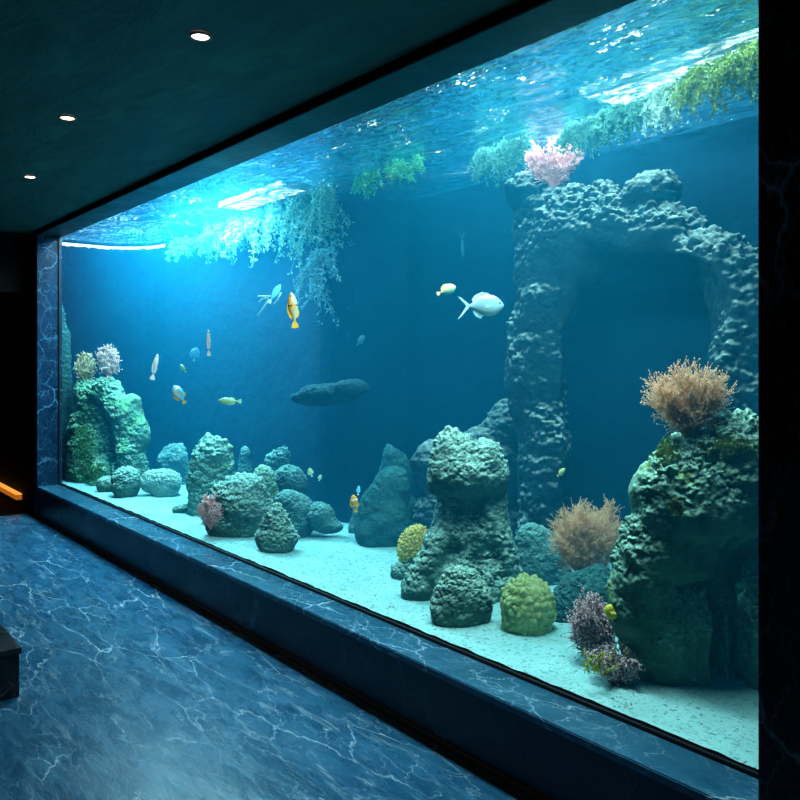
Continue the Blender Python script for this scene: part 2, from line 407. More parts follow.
# ------------------------------------------------------------------ rocks
def upness(N, off=0.35):
    x = np.clip((N[:, 2] + off) / 0.9, 0, 1); return x * x * (3 - 2 * x)
def rock(name, label, prims, depth, m, holes=(), vox=1.6, seed=1, crust=2.2, cell=7.0, lump=3.0, lumpf=22.0, sub=1, k=6.0, group=None, cat='rock', flat=True, ymin=2.44, ymax=None, fine=1.0, upw=0.8, parent=None, zmin=ZS - 0.015, bumpall=0.2, upo=0.35):
    """prims in picture units at `depth` metres in front of the camera: (cx, cy, dz, rx, ry, rz[, roll])"""
    s = depth / FOC
    def basis(c):
        t = depth + c[2] * s
        p = at_depth(c[0], c[1], t)
        return p, t / FOC
    if ymax is None: ymax = 9
    P = []
    for c in prims:
        p, ss = basis(c); P.append((np.array([p @ RT, p @ FW, p[2]]), np.array([c[3], c[5], c[4]]) * ss, math.radians(c[6]) if len(c) > 6 else 0.0))
    Q = []
    for c in holes:
        p, ss = basis(c); Q.append((np.array([p @ RT, p @ FW, p[2]]), np.array([c[3], c[5], c[4]]) * ss, math.radians(c[6]) if len(c) > 6 else 0.0))
    pad = (lump + crust + 4) * s
    lo = np.min([a - np.max(b) * 1.0 if r else a - b for a, b, r in P], 0) - pad
    hi = np.max([a + np.max(b) * 1.0 if r else a + b for a, b, r in P], 0) + pad
    if flat: lo[2] = max(lo[2], zmin - 3 * vox * s)
    h = vox * s
    n = np.ceil((hi - lo) / h).astype(int) + 1
    gx, gy, gz = [lo[i] + np.arange(n[i]) * h for i in range(3)]
    G = np.stack(np.meshgrid(gx, gy, gz, indexing='ij'), -1).astype(np.float32)
    def ell(c, r, a):
        d = G - c.astype(np.float32)
        if flat and not a and c[2] - r[2] < zmin + 0.12 * r[2]:
            d[..., 2] = np.where(d[..., 2] < 0, d[..., 2] * 0.66, d[..., 2])
        if a:
            ca, sa = math.cos(a), math.sin(a)
            x = d[..., 0] * ca + d[..., 2] * sa; z = -d[..., 0] * sa + d[..., 2] * ca
            d = np.stack([x, d[..., 1], z], -1)
        d0, d1, d2 = d[..., 0] / np.float32(r[0]), d[..., 1] / np.float32(r[1]), d[..., 2] / np.float32(r[2])
        k0 = np.sqrt(d0 * d0 + d1 * d1 + d2 * d2)
        d0 /= np.float32(r[0]); d1 /= np.float32(r[1]); d2 /= np.float32(r[2])
        k1 = np.sqrt(d0 * d0 + d1 * d1 + d2 * d2) + np.float32(1e-6)
        return k0 * (k0 - 1) / k1
    f = None; kk = k * s
    for c, r, a in P:
        e = ell(c, r, a)
        if f is None: f = e
        else:
            hh = np.clip(0.5 + 0.5 * (e - f) / kk, 0, 1); f = e * (1 - hh) + f * hh - kk * hh * (1 - hh)
    def rough(e, amp, fr, off, o, sd):
        mk = np.abs(e) < amp * 1.5 + 2 * h
        e[mk] += amp * fbm(G[mk] / fr + off, o, sd)
        return e
    f = rough(f, lump * s, lumpf * s, seed * 7.7, 3, seed)
    for c, r, a in Q:
        e = rough(-ell(c, r, a), 0.5 * lump * s, lumpf * 0.7 * s, seed * 3.3, 2, seed + 5)
        hh = np.clip(0.5 - 0.5 * (e - f) / (kk * 0.5), 0, 1); f = e * (1 - hh) + f * hh + kk * 0.5 * hh * (1 - hh)
    wy = G[..., 0] * RT[1] + G[..., 1] * FW[1]; wx = G[..., 0] * RT[0] + G[..., 1] * FW[0]
    marg = (crust + 1) * s
    f = np.maximum(f, ymin + marg - wy); f = np.maximum(f, wy - ymax + marg)
    f = np.maximum(f, XT + 0.02 + marg - wx); f = np.maximum(f, wx - (XR - 0.02 - marg))
    f = np.maximum(f, G[..., 2] - (ZW - 0.05))
    if flat: f = np.maximum(f, zmin - G[..., 2])
    V, F = surface_nets(f, lo, h)
    W = V[:, :1] * RT + V[:, 1:2] * FW + V[:, 2:] * UP
    me = mesh_from(name, W, F)
    if sub:
        o = link(name, me, None); md = o.modifiers.new('s', 'SUBSURF'); md.levels = md.render_levels = sub
        dg = bpy.context.evaluated_depsgraph_get(); me2 = bpy.data.meshes.new_from_object(o.evaluated_get(dg))
        bpy.data.objects.remove(o); bpy.data.meshes.remove(me); me = me2; me.name = name
    nv = len(me.vertices); co_ = np.empty(nv * 3); me.vertices.foreach_get('co', co_); co_ = co_.reshape(-1, 3)
    nr = np.empty(nv * 3); me.vertex_normals.foreach_get('vector', nr); nr = nr.reshape(-1, 3)
    u = bumpall + (1 - bumpall) * upness(nr, upo) if upw else 1.0
    patch = np.clip(0.75 + 0.9 * fbm(co_ / (30 * s) + 5, 3, seed + 9), 0.1, 1.5)
    c1 = cell * s
    wp = co_ / c1 + 0.5 * np.stack([vnoise(co_ / c1 * 0.9 + q, seed + q) for q in (1, 2, 3)], -1)
    dsp = crust * s * (0.55 - worley(wp, seed)) * 1.2 + crust * 0.45 * s * fine * (0.5 - worley(wp * 2.3, seed + 3)) + crust * 0.5 * s * fbm(co_ / (cell * 0.35 * s), 3, seed + 2) * fine
    co_ = co_ + nr * (dsp * u * patch)[:, None]
    base = at_depth(prims[0][0], prims[0][1], depth + prims[0][2] * s); base[2] = co_[:, 2].min()
    co_ -= base
    me.vertices.foreach_set('co', co_.ravel()); me.update()
    me.polygons.foreach_set('use_smooth', np.ones(len(me.polygons), dtype=bool))
    o = link(name, me, m, parent); o.location = base
    if label: tag(o, label, cat, group)
    return o

TG = t_ground
# far left tower, two lobes
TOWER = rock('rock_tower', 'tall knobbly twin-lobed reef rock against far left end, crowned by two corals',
     [(93, 462, 40, 22, 40, 14), (83, 440, 48, 14, 44, 12), (79, 470, 46, 13, 24, 10), (94, 404, 44, 19, 22, 13), (84, 392, 48, 11, 14, 10), (108, 393, 32, 15, 15, 11), (128, 420, 16, 17, 26, 12), (140, 436, 10, 11, 16, 9), (129, 462, 12, 18, 36, 12), (117, 408, 26, 14, 15, 11), (102, 478, 22, 14, 16, 10), (112, 440, 34, 16, 50, 8)], 7.98, M['rock_greenlit'],
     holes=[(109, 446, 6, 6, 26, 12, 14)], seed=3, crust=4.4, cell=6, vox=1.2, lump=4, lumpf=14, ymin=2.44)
rock('boulder', 'small dark dome-shaped boulder standing on sand before the far left tower',
     [(127, 481, 5, 14, 14, 12), (126, 488, 5, 12, 9, 10)], TG(497), M['rock'], seed=4, crust=3.0, cell=5, vox=1.0, lump=2.9)
rock('boulder', 'tiny low boulder wedged between the far left tower and small dome-shaped boulder',
     [(107, 484, 4, 11, 9, 8)], TG(492), M['rock'], seed=5, crust=2.2, cell=4, vox=1.0, lump=2.2)
rock('boulder', 'low pale mound-shaped boulder with a tan patch on its left end',
     [(164, 484, 8, 18, 13, 12), (150, 482, 8, 10, 10, 9)], TG(497), M['rock_pale'], seed=6, crust=2.7, cell=4, vox=1.0, lump=2.9)
rock('boulder', 'round hazy blue boulder standing behind the low pale mound',
     [(177, 462, 12, 19, 17, 14), (188, 472, 12, 12, 18, 12)], TG(485) , M['rock_back'], seed=7, crust=2.4, cell=6, vox=1.1, lump=3.6, ymax=3.43)
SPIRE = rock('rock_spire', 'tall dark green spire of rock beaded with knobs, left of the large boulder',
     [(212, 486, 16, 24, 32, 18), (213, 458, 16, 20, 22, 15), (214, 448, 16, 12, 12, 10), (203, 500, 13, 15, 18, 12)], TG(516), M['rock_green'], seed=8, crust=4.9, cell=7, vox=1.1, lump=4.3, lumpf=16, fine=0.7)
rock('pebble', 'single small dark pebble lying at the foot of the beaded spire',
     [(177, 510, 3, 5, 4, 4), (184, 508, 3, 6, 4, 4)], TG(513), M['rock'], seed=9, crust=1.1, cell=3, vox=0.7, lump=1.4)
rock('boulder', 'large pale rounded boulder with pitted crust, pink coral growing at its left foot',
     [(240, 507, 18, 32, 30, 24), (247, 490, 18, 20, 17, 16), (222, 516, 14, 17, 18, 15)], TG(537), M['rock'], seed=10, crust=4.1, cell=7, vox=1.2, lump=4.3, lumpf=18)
rock('boulder', 'small pointed pyramid-shaped boulder alone on sand in front of the larger ones',
     [(277, 537, 12, 21, 14, 14), (276, 526, 12, 15, 15, 11), (275, 513, 12, 7, 9, 6)], TG(552), M['rock'], seed=11, crust=3.5, cell=5.5, vox=1.0, lump=2.9, lumpf=14)
rock('boulder', 'narrow knobbly boulder rising behind the right shoulder of the large pale boulder',
     [(263, 484, 6, 11, 18, 9), (268, 498, 6, 13, 22, 10)], 5.95, M['rock_green'], seed=12, crust=3.0, cell=5, vox=1.0, lump=2.9, ymax=3.42)
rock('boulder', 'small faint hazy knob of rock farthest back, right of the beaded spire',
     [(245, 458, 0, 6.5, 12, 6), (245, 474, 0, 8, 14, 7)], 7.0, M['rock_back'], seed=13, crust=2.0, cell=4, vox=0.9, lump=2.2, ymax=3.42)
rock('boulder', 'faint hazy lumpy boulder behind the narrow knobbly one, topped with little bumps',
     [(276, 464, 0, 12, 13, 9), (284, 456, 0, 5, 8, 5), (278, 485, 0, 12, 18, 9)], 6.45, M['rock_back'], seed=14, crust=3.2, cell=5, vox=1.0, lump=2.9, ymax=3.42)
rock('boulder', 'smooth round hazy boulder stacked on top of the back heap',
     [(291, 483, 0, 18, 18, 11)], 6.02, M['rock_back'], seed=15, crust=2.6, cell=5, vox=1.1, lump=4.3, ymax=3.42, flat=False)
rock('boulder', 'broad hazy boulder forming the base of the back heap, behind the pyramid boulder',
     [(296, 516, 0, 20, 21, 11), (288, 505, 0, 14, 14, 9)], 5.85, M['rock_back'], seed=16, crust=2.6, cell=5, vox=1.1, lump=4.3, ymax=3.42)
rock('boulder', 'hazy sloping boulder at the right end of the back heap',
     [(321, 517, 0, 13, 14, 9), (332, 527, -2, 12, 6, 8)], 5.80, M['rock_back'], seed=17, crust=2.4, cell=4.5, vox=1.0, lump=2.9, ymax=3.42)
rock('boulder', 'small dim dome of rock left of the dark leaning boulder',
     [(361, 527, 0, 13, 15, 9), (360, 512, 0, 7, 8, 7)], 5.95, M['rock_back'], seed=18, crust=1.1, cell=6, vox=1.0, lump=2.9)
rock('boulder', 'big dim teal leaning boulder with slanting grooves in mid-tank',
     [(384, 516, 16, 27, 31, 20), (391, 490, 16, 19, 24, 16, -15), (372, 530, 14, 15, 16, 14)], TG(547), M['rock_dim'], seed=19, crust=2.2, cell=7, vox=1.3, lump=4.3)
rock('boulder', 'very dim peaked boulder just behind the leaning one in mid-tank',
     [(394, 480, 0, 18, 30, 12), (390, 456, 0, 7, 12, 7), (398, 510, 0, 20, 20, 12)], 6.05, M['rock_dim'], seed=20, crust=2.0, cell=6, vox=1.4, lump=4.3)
# mushroom rock
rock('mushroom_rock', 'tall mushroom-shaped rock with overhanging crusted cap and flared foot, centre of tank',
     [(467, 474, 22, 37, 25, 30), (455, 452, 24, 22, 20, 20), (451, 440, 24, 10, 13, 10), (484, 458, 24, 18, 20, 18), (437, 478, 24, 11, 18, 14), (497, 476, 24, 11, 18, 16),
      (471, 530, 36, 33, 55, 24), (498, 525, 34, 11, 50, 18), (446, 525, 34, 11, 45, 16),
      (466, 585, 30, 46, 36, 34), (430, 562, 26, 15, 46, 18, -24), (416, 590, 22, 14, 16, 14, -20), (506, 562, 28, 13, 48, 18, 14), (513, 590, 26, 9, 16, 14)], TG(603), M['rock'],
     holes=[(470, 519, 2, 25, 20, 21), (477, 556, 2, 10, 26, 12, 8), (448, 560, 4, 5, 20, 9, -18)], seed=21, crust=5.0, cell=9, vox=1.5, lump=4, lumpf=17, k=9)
rock('boulder', 'squat crusted boulder directly in front of the mushroom-shaped rock',
     [(461, 602, 22, 29, 25, 22), (460, 584, 22, 19, 18, 16), (444, 610, 18, 13, 14, 13), (482, 606, 20, 10, 18, 12)], TG(628), M['rock'], seed=22, crust=4.1, cell=7, vox=1.2, lump=3.5, lumpf=16)
rock('boulder', 'dark footing rock under the yellow dome coral',
     [(409, 572, 14, 15, 13, 12), (400, 573, 13, 9, 9, 9), (417, 560, 14, 13, 12, 10)], TG(580), M['rock'], seed=23, crust=2.7, cell=5, vox=1.1, lump=2, zmin=ZS-0.02)
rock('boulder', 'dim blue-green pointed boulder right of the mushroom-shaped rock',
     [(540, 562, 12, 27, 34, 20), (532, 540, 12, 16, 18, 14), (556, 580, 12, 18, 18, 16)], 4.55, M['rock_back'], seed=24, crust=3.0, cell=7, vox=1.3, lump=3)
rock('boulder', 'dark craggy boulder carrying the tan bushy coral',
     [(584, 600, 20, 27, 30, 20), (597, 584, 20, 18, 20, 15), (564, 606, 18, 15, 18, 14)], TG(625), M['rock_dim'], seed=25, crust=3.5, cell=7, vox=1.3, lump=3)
# big right rock with a cave
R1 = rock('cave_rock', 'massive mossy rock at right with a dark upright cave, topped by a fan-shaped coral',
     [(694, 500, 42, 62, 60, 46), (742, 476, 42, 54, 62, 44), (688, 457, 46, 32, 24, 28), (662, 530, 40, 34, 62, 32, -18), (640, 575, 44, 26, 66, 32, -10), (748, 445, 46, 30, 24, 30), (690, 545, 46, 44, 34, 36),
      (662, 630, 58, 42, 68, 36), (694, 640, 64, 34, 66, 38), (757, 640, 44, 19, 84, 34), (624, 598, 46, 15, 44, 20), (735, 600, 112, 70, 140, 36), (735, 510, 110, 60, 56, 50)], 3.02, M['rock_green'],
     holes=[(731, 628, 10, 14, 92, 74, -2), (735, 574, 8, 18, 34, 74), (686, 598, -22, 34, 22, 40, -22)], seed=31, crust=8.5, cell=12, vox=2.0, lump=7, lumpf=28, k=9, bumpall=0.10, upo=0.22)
# backdrop arch
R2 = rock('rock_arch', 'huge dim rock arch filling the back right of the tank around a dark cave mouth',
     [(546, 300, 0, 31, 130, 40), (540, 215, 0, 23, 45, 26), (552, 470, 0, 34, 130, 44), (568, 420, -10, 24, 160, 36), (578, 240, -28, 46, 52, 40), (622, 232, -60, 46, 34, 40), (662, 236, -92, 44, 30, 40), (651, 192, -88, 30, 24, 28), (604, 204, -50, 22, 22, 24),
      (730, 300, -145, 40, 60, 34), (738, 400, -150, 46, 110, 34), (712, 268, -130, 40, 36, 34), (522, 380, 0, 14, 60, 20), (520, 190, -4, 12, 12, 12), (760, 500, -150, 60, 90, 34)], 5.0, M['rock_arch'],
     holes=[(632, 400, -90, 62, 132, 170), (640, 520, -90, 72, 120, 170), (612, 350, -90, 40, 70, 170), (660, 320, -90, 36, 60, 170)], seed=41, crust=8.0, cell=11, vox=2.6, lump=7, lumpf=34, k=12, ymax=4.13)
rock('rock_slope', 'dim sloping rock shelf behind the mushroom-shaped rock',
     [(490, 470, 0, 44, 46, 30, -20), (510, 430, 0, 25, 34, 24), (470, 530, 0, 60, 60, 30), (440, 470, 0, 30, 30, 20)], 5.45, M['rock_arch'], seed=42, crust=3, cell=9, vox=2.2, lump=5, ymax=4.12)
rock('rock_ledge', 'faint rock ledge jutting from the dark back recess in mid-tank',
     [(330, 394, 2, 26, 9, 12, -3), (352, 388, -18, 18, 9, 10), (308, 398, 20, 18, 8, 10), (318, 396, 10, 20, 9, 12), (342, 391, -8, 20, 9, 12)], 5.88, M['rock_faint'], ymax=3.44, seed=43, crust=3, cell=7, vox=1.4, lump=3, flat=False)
rock('rock_slab', 'narrow algae-covered rock slab along the far left end wall of the tank',
     [(63, 330, 0, 5, 40, 8), (65, 400, 0, 8, 70, 10), (66, 450, 0, 9, 40, 10)], 8.66, M['rock_dim'], seed=44, crust=2, cell=5, vox=1.2, lump=2)

# ------------------------------------------------------------------ corals and plants
class MB:
    def __init__(s): s.v = []; s.f = []; s.n = 0
    def add(s, V, F):
        s.v.extend(V); s.f.extend([tuple(i + s.n for i in q) for q in F]); s.n += len(V)
    def tube(s, pts, rad, k=4):
        V = []; F = []
        for i, p in enumerate(pts):
            d = (pts[min(i + 1, len(pts) - 1)] - pts[max(i - 1, 0)]); d = d / (np.linalg.norm(d) + 1e-9)
            x, y, z = float(d[0]), float(d[1]), float(d[2])
            a0, a1, a2 = y * 0.55 - z * 0.77, z * 0.31 - x * 0.55, x * 0.77 - y * 0.31
            l = math.sqrt(a0 * a0 + a1 * a1 + a2 * a2) + 1e-9; a0 /= l; a1 /= l; a2 /= l
            b0, b1, b2 = y * a2 - z * a1, z * a0 - x * a2, x * a1 - y * a0
            for j in range(k):
                ca, sa = math.cos(2 * math.pi * j / k) * rad[i], math.sin(2 * math.pi * j / k) * rad[i]
                V.append((p[0] + ca * a0 + sa * b0, p[1] + ca * a1 + sa * b1, p[2] + ca * a2 + sa * b2))
        for i in range(len(pts) - 1):
            for j in range(k):
                F.append((i * k + j, i * k + (j + 1) % k, (i + 1) * k + (j + 1) % k, (i + 1) * k + j))
        F.append(tuple(range((len(pts) - 1) * k, len(pts) * k))); F.append(tuple(range(k))[::-1])
        s.add(V, F)
    def ball(s, p, r):
        d = [(1, 0, 0), (-1, 0, 0), (0, 1, 0), (0, -1, 0), (0, 0, 1), (0, 0, -1)]
        s.add([p + r * np.array(x) for x in d], [(0, 2, 4), (2, 1, 4), (1, 3, 4), (3, 0, 4), (2, 0, 5), (1, 2, 5), (3, 1, 5), (0, 3, 5)])
    def leaf(s, p, d, L, w, rng):
        d = d / (np.linalg.norm(d) + 1e-9); a = np.cross(d, rng.normal(size=3)); a /= np.linalg.norm(a) + 1e-9
        s.add([p, p + d * L * 0.5 + a * w, p + d * L, p + d * L * 0.5 - a * w], [(0, 1, 2, 3)])
    def build(s, name, m, origin, parent=None, smooth=True):
        me = mesh_from(name, np.array(s.v) - np.array(origin), s.f, smooth)
        o = link(name, me, m, parent)
        if parent is None: o.location = origin
        return o

M['tan'] = mat_plain('tan_coral', (0.88, 0.56, 0.33), 0.8, (0.98, 0.68, 0.44), 30, transl=0.5)
M['tan_tip'] = mat_plain('tan_polyp', (1.0, 0.78, 0.54), 0.8, (1.0, 0.88, 0.68), 30, transl=0.4)
M['pink'] = mat_plain('pink_coral', (0.90, 0.42, 0.44), 0.8, (1.0, 0.55, 0.54), 30, transl=0.5)
M['pink_tip'] = mat_plain('pink_polyp', (1.0, 0.68, 0.66), 0.8, (1.0, 0.80, 0.78), 30, transl=0.4)
M['mauve'] = mat_plain('mauve_coral', (0.22, 0.12, 0.15), 0.85, (0.38, 0.25, 0.28), 40)
M['mauve_tip'] = mat_plain('mauve_polyp', (0.70, 0.48, 0.50), 0.8, (0.86, 0.66, 0.64), 40)
M['cream'] = mat_plain('cream_coral', (0.60, 0.34, 0.28), 0.8, (0.72, 0.44, 0.38), 30, transl=0.2)
M['cream_tip'] = mat_plain('cream_polyp', (0.85, 0.56, 0.50), 0.8, (0.92, 0.68, 0.62), 30)
M['olive'] = mat_plain('olive_coral', (0.40, 0.34, 0.14), 0.8, (0.55, 0.46, 0.22), 30)
M['olive_tip'] = mat_plain('olive_polyp', (0.62, 0.52, 0.34), 0.8, (0.74, 0.62, 0.44), 30)

def bush(name, label, px, py, depth, hpx, wpx, m, mt, seed, stems=26, twigs=9, depthk=0.5, r0=1.1, up=0.25, tipr=0.75, fan=1.0, cat='coral', group=None, round_=0.0, notch=0):
    rng = np.random.default_rng(seed); s = depth / FOC
    o = at_depth(px, py, depth)
    a, b = MB(), MB()
    for i in range(stems):
        q = rng.uniform(-1, 1); q = np.sign(q) * abs(q) ** fan
        w = rng.uniform(-1, 1)
        if notch and abs(q) < notch and w < 0.3: q = np.sign(q + 1e-6) * (notch + 0.1)
        L = hpx * s * (1 - 0.32 * q * q) * rng.uniform(0.72, 1.0)
        tip = RT * q * wpx * 0.5 * s * rng.uniform(0.85, 1.0) + FW * w * wpx * 0.5 * s * depthk + UP * L * (1 - 0.12 * abs(w))
        side = RT * q * wpx * 0.1 * s + FW * w * wpx * 0.1 * s * depthk
        n = 7; pts = []
        for k in range(n):
            f = k / (n - 1)
            pts.append(o + side * 1.6 * f + (tip - side * 1.6) * (f ** (1 + up)) * 1.0 + rng.normal(size=3) * 0.5 * s * (k > 0))
        for k in range(n): pts[k][2] = max(pts[k][2], o[2] + tip[2] * (k / (n - 1)) * 0.9)
        rad = [r0 * s * (1 - 0.6 * k / (n - 1)) for k in range(n)]
        a.tube(pts, rad)
        for j in range(twigs):
            f = rng.uniform(0.25, 1.0); k = min(int(f * (n - 1)), n - 2); p = pts[k] + (pts[k + 1] - pts[k]) * (f * (n - 1) - k)
            d = (pts[k + 1] - pts[k]); d = d / (np.linalg.norm(d) + 1e-9) + rng.normal(size=3) * 0.55 + UP * 0.15
            l = hpx * s * rng.uniform(0.08, 0.2) * (1.15 - 0.4 * f)
            e = p + d / np.linalg.norm(d) * l
            e = np.maximum(e, [-99, GY + 0.05, ZS - 0.01])
            a.tube([p, (p + e) / 2 + rng.normal(size=3) * 0.3 * s, e], [0.45 * s * r0, 0.38 * s * r0, 0.28 * s * r0], 3)
            b.ball(e, tipr * s * rng.uniform(0.7, 1.3))
            for z in range(3):
                d2 = d / np.linalg.norm(d) + rng.normal(size=3) * 0.7; e2 = p + (e - p) * rng.uniform(0.4, 1) + d2 * l * 0.35
                a.tube([p + (e - p) * 0.5, e2], [0.3 * s * r0, 0.22 * s * r0], 3)
                b.ball(e2, tipr * s * rng.uniform(0.5, 1.1))
    ob = a.build(name, m, o); tag(ob, label, cat, group)
    b.build('polyps', mt, o, ob)
    return ob

bush('fan_coral', 'tan fan-shaped coral spreading from the mossy top of the massive right rock', 689, 441, 3.16, 80, 80, M['tan'], M['tan_tip'], 1, 130, 14, 0.45, 0.8, 0.1, 0.85, 0.85, notch=0.10)
bush('bush_coral', 'tan bushy feather-like coral left of the massive right rock', 582, 580, 4.02, 76, 60, M['tan'], M['tan_tip'], 2, 110, 18, 0.5, 0.7, 0.15, 0.55, 0.9)
bush('bush_coral', 'second tan feathery coral, half hidden behind the massive right rock', 605, 572, 4.1, 72, 34, M['tan'], M['tan_tip'], 3, 50, 16, 0.5, 0.7, 0.2, 0.55)
bush('bush_coral', 'pink branching coral perched on the tall left pillar of the rock arch', 553, 190, 4.83, 54, 58, M['pink'], M['pink_tip'], 4, 50, 12, 0.6, 1.3, 0.2, 0.9, 0.9)
bush('bush_coral', 'small olive brown tufted coral on the far left tower', 85, 382, 8.42, 32, 20, M['olive'], M['olive_tip'], 5, 26, 9, 0.6, 0.9, 0.3, 0.8)
bush('bush_coral', 'pale cream brush-like coral, taller of the two on the far left tower', 109, 381, 8.3, 40, 21, M['cream'], M['cream_tip'], 6, 34, 9, 0.6, 0.9, 0.4, 0.7)
bush('bush_coral', 'small pinkish coral at the left foot of the large pale boulder', 211, 529, 5.72, 34, 26, M['pink'], M['mauve_tip'], 7, 48, 10, 0.4, 1.0, 0.3, 0.8)
bush('bush_coral', 'tall mauve bushy coral in the front sand, left of the massive right rock', 594, 664, 3.36, 72, 46, M['mauve'], M['mauve_tip'], 8, 70, 14, 0.8, 1.4, 0.35, 1.0, 0.8)
bush('bush_coral', 'low mauve bushy coral nearest the glass with yellow-green sprigs on it', 613, 686, 3.13, 42, 50, M['mauve'], M['mauve_tip'], 9, 60, 13, 0.75, 1.4, 0.2, 1.0, 0.8)

# dome corals
def mat_dome(name, a, b, sc):
    t = NT(name); v = t.coord(); n = t.noise(v, sc, 4, 0.6); geo = t.n('ShaderNodeNewGeometry')
    c = t.ramp(n.outputs[0], [(0.3, a), (0.7, b)])
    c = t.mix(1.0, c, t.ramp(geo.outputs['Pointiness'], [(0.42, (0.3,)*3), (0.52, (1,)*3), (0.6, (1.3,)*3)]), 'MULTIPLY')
    t.bsdf(c, 0.8, 0.2, n.outputs[0], 0.4, 0.005); return t.m
M['brain'] = mat_dome('green_brain_coral', (0.20, 0.29, 0.10), (0.42, 0.50, 0.22), 25)
M['yellow'] = mat_dome('yellow_dome_coral', (0.55, 0.45, 0.10), (0.75, 0.62, 0.2), 40)
rock('brain_coral', 'yellow-green brain coral dome with wavy folds on the front sand',
     [(528, 606, 20, 27.5, 29, 24)], TG(635), M['brain'], seed=51, crust=6.5, cell=7.0, vox=1.0, lump=1.0, fine=0.25, cat='coral', bumpall=0.8)
rock('dome_coral', 'yellow dome coral tucked against left foot of the mushroom-shaped rock',
     [(417, 545, 14, 17, 19, 14), (413, 552, 14, 15, 13, 12)], TG(580) + 0.03, M['yellow'], seed=52, crust=4.2, cell=3.6, vox=0.8, lump=1.5, fine=0.6, cat='coral', bumpall=0.9, flat=False)

# yellow sponge and sprigs
M['sponge'] = mat_plain('yellow_sponge', (0.75, 0.62, 0.02), 0.7, (0.85, 0.75, 0.1), 60)
rock('sponge', 'small bright yellow sponge wedged beside the tall mauve coral', [(612, 614, 0, 6, 5, 5), (618, 611, 0, 5, 3, 3), (609, 609, 0, 3, 4, 3)], 3.15, M['sponge'], seed=61, crust=1.2, cell=3, vox=0.6, lump=2.5, lumpf=7, cat='sponge', flat=False)
M['sprig'] = mat_plain('lime_leaf', (0.34, 0.42, 0.04), 0.6, (0.55, 0.60, 0.08), 60, transl=0.3)
M['algae'] = mat_plain('green_algae', (0.03, 0.28, 0.12), 0.7, (0.10, 0.46, 0.22), 40, transl=0.4)
M['algae_teal'] = mat_plain('teal_algae', (0.05, 0.22, 0.18), 0.7, (0.16, 0.42, 0.33), 40, transl=0.4)
M['algae_pale'] = mat_plain('pale_algae', (0.22, 0.42, 0.36), 0.7, (0.50, 0.70, 0.60), 40, transl=0.4)
M['algae_dim'] = mat_plain('dim_algae', (0.06, 0.20, 0.24), 0.7, (0.14, 0.34, 0.36), 40, transl=0.3)
def sprig(name, label, px, py, depth, w, h, n, m, seed, cat='seaweed', leafL=3.0):
    rng = np.random.default_rng(seed); s = depth / FOC; o = at_depth(px, py, depth); a = MB()
    for i in range(n):
        p = o + RT * rng.normal() * w * 0.25 * s + FW * rng.normal() * 2 * s
        d = UP + RT * rng.normal() * 0.5 - FW * 0.3 + rng.normal(size=3) * 0.2
        pts = [p]
        for k in range(4): pts.append(pts[-1] + d / np.linalg.norm(d) * h * s / 4 * rng.uniform(0.5, 1)); d = d + rng.normal(size=3) * 0.25
        a.tube(pts, [0.5 * s] * 5, 3)
        for q in pts[1:]:
            for z in range(5): a.leaf(q, rng.normal(size=3), leafL * s * rng.uniform(0.6, 1.2), 0.9 * s, rng)
    ob = a.build(name, m, o); tag(ob, label, cat); return ob
sprig('seaweed_sprig', 'yellow-green leafy sprig growing up the front of the low mauve coral', 597, 674, 3.06, 22, 30, 12, M['sprig'], 1)
sprig('seaweed_sprig', 'small lime green sprig at upper right of the low mauve coral', 626, 655, 3.12, 8, 8, 5, M['sprig'], 2)

# moss tufts on the cave rock, painted green light on the tower, each patch a part of its rock
from mathutils.bvhtree import BVHTree
M['moss'] = mat_plain('green_moss', (0.09, 0.16, 0.02), 0.7, (0.26, 0.34, 0.05), 40, transl=0.3)
M['green_light'] = mat_plain('painted_green_light', (0.06, 0.26, 0.09), 0.7, (0.22, 0.52, 0.20), 40, transl=0.3)  # colour for tufts that stand in for green light on the tower
M['knob'] = mat_plain('pale_green_knobs', (0.22, 0.42, 0.30), 0.8, (0.40, 0.62, 0.46), 30)
def moss(ro, px, py, w, h, n, m, seed, leafL=2.6, name='moss_and_light_patch', knobs=False):
    rng = np.random.default_rng(seed); me = ro.data
    off = np.array(ro.location)
    bv = BVHTree.FromPolygons([tuple(v.co) for v in me.vertices], [tuple(p.vertices) for p in me.polygons])
    a = MB(); c0 = None
    for i in range(n):
        x, y = px + rng.normal() * w * 0.42, py + rng.normal() * h * 0.42
        d = ray(x, y); d = d / np.linalg.norm(d)
        hit, nr, _, dist = bv.ray_cast(Vector(CAM - off), Vector(d))
        if hit is None: continue
        p = np.array(hit); nn = np.array(nr); s_ = dist / FOC
        if c0 is None: c0 = dist
        if abs(dist - c0) > 60 * s_: continue
        if knobs: a.ball(p + nn * 0.4 * s_, rng.uniform(1.0, 2.0) * s_); continue
        for z in range(4): a.leaf(p - nn * 0.3 * s_, nn + rng.normal(size=3) * 0.6, leafL * s_ * rng.uniform(0.5, 1.2), 0.9 * s_, rng)
    return a.build(name, m, (0, 0, 0), ro)
moss(R1, 664, 450, 16, 14, 260, M['moss'], 1)
moss(R1, 728, 446, 34, 14, 420, M['moss'], 2)
moss(R1, 676, 508, 10, 9, 110, M['moss'], 3)
moss(TOWER, 84, 440, 12, 26, 300, M['green_light'], 4, 2.2)  # green light on the tower's lower left, built as bright tufts
moss(TOWER, 92, 472, 16, 14, 260, M['green_light'], 5, 2.2)

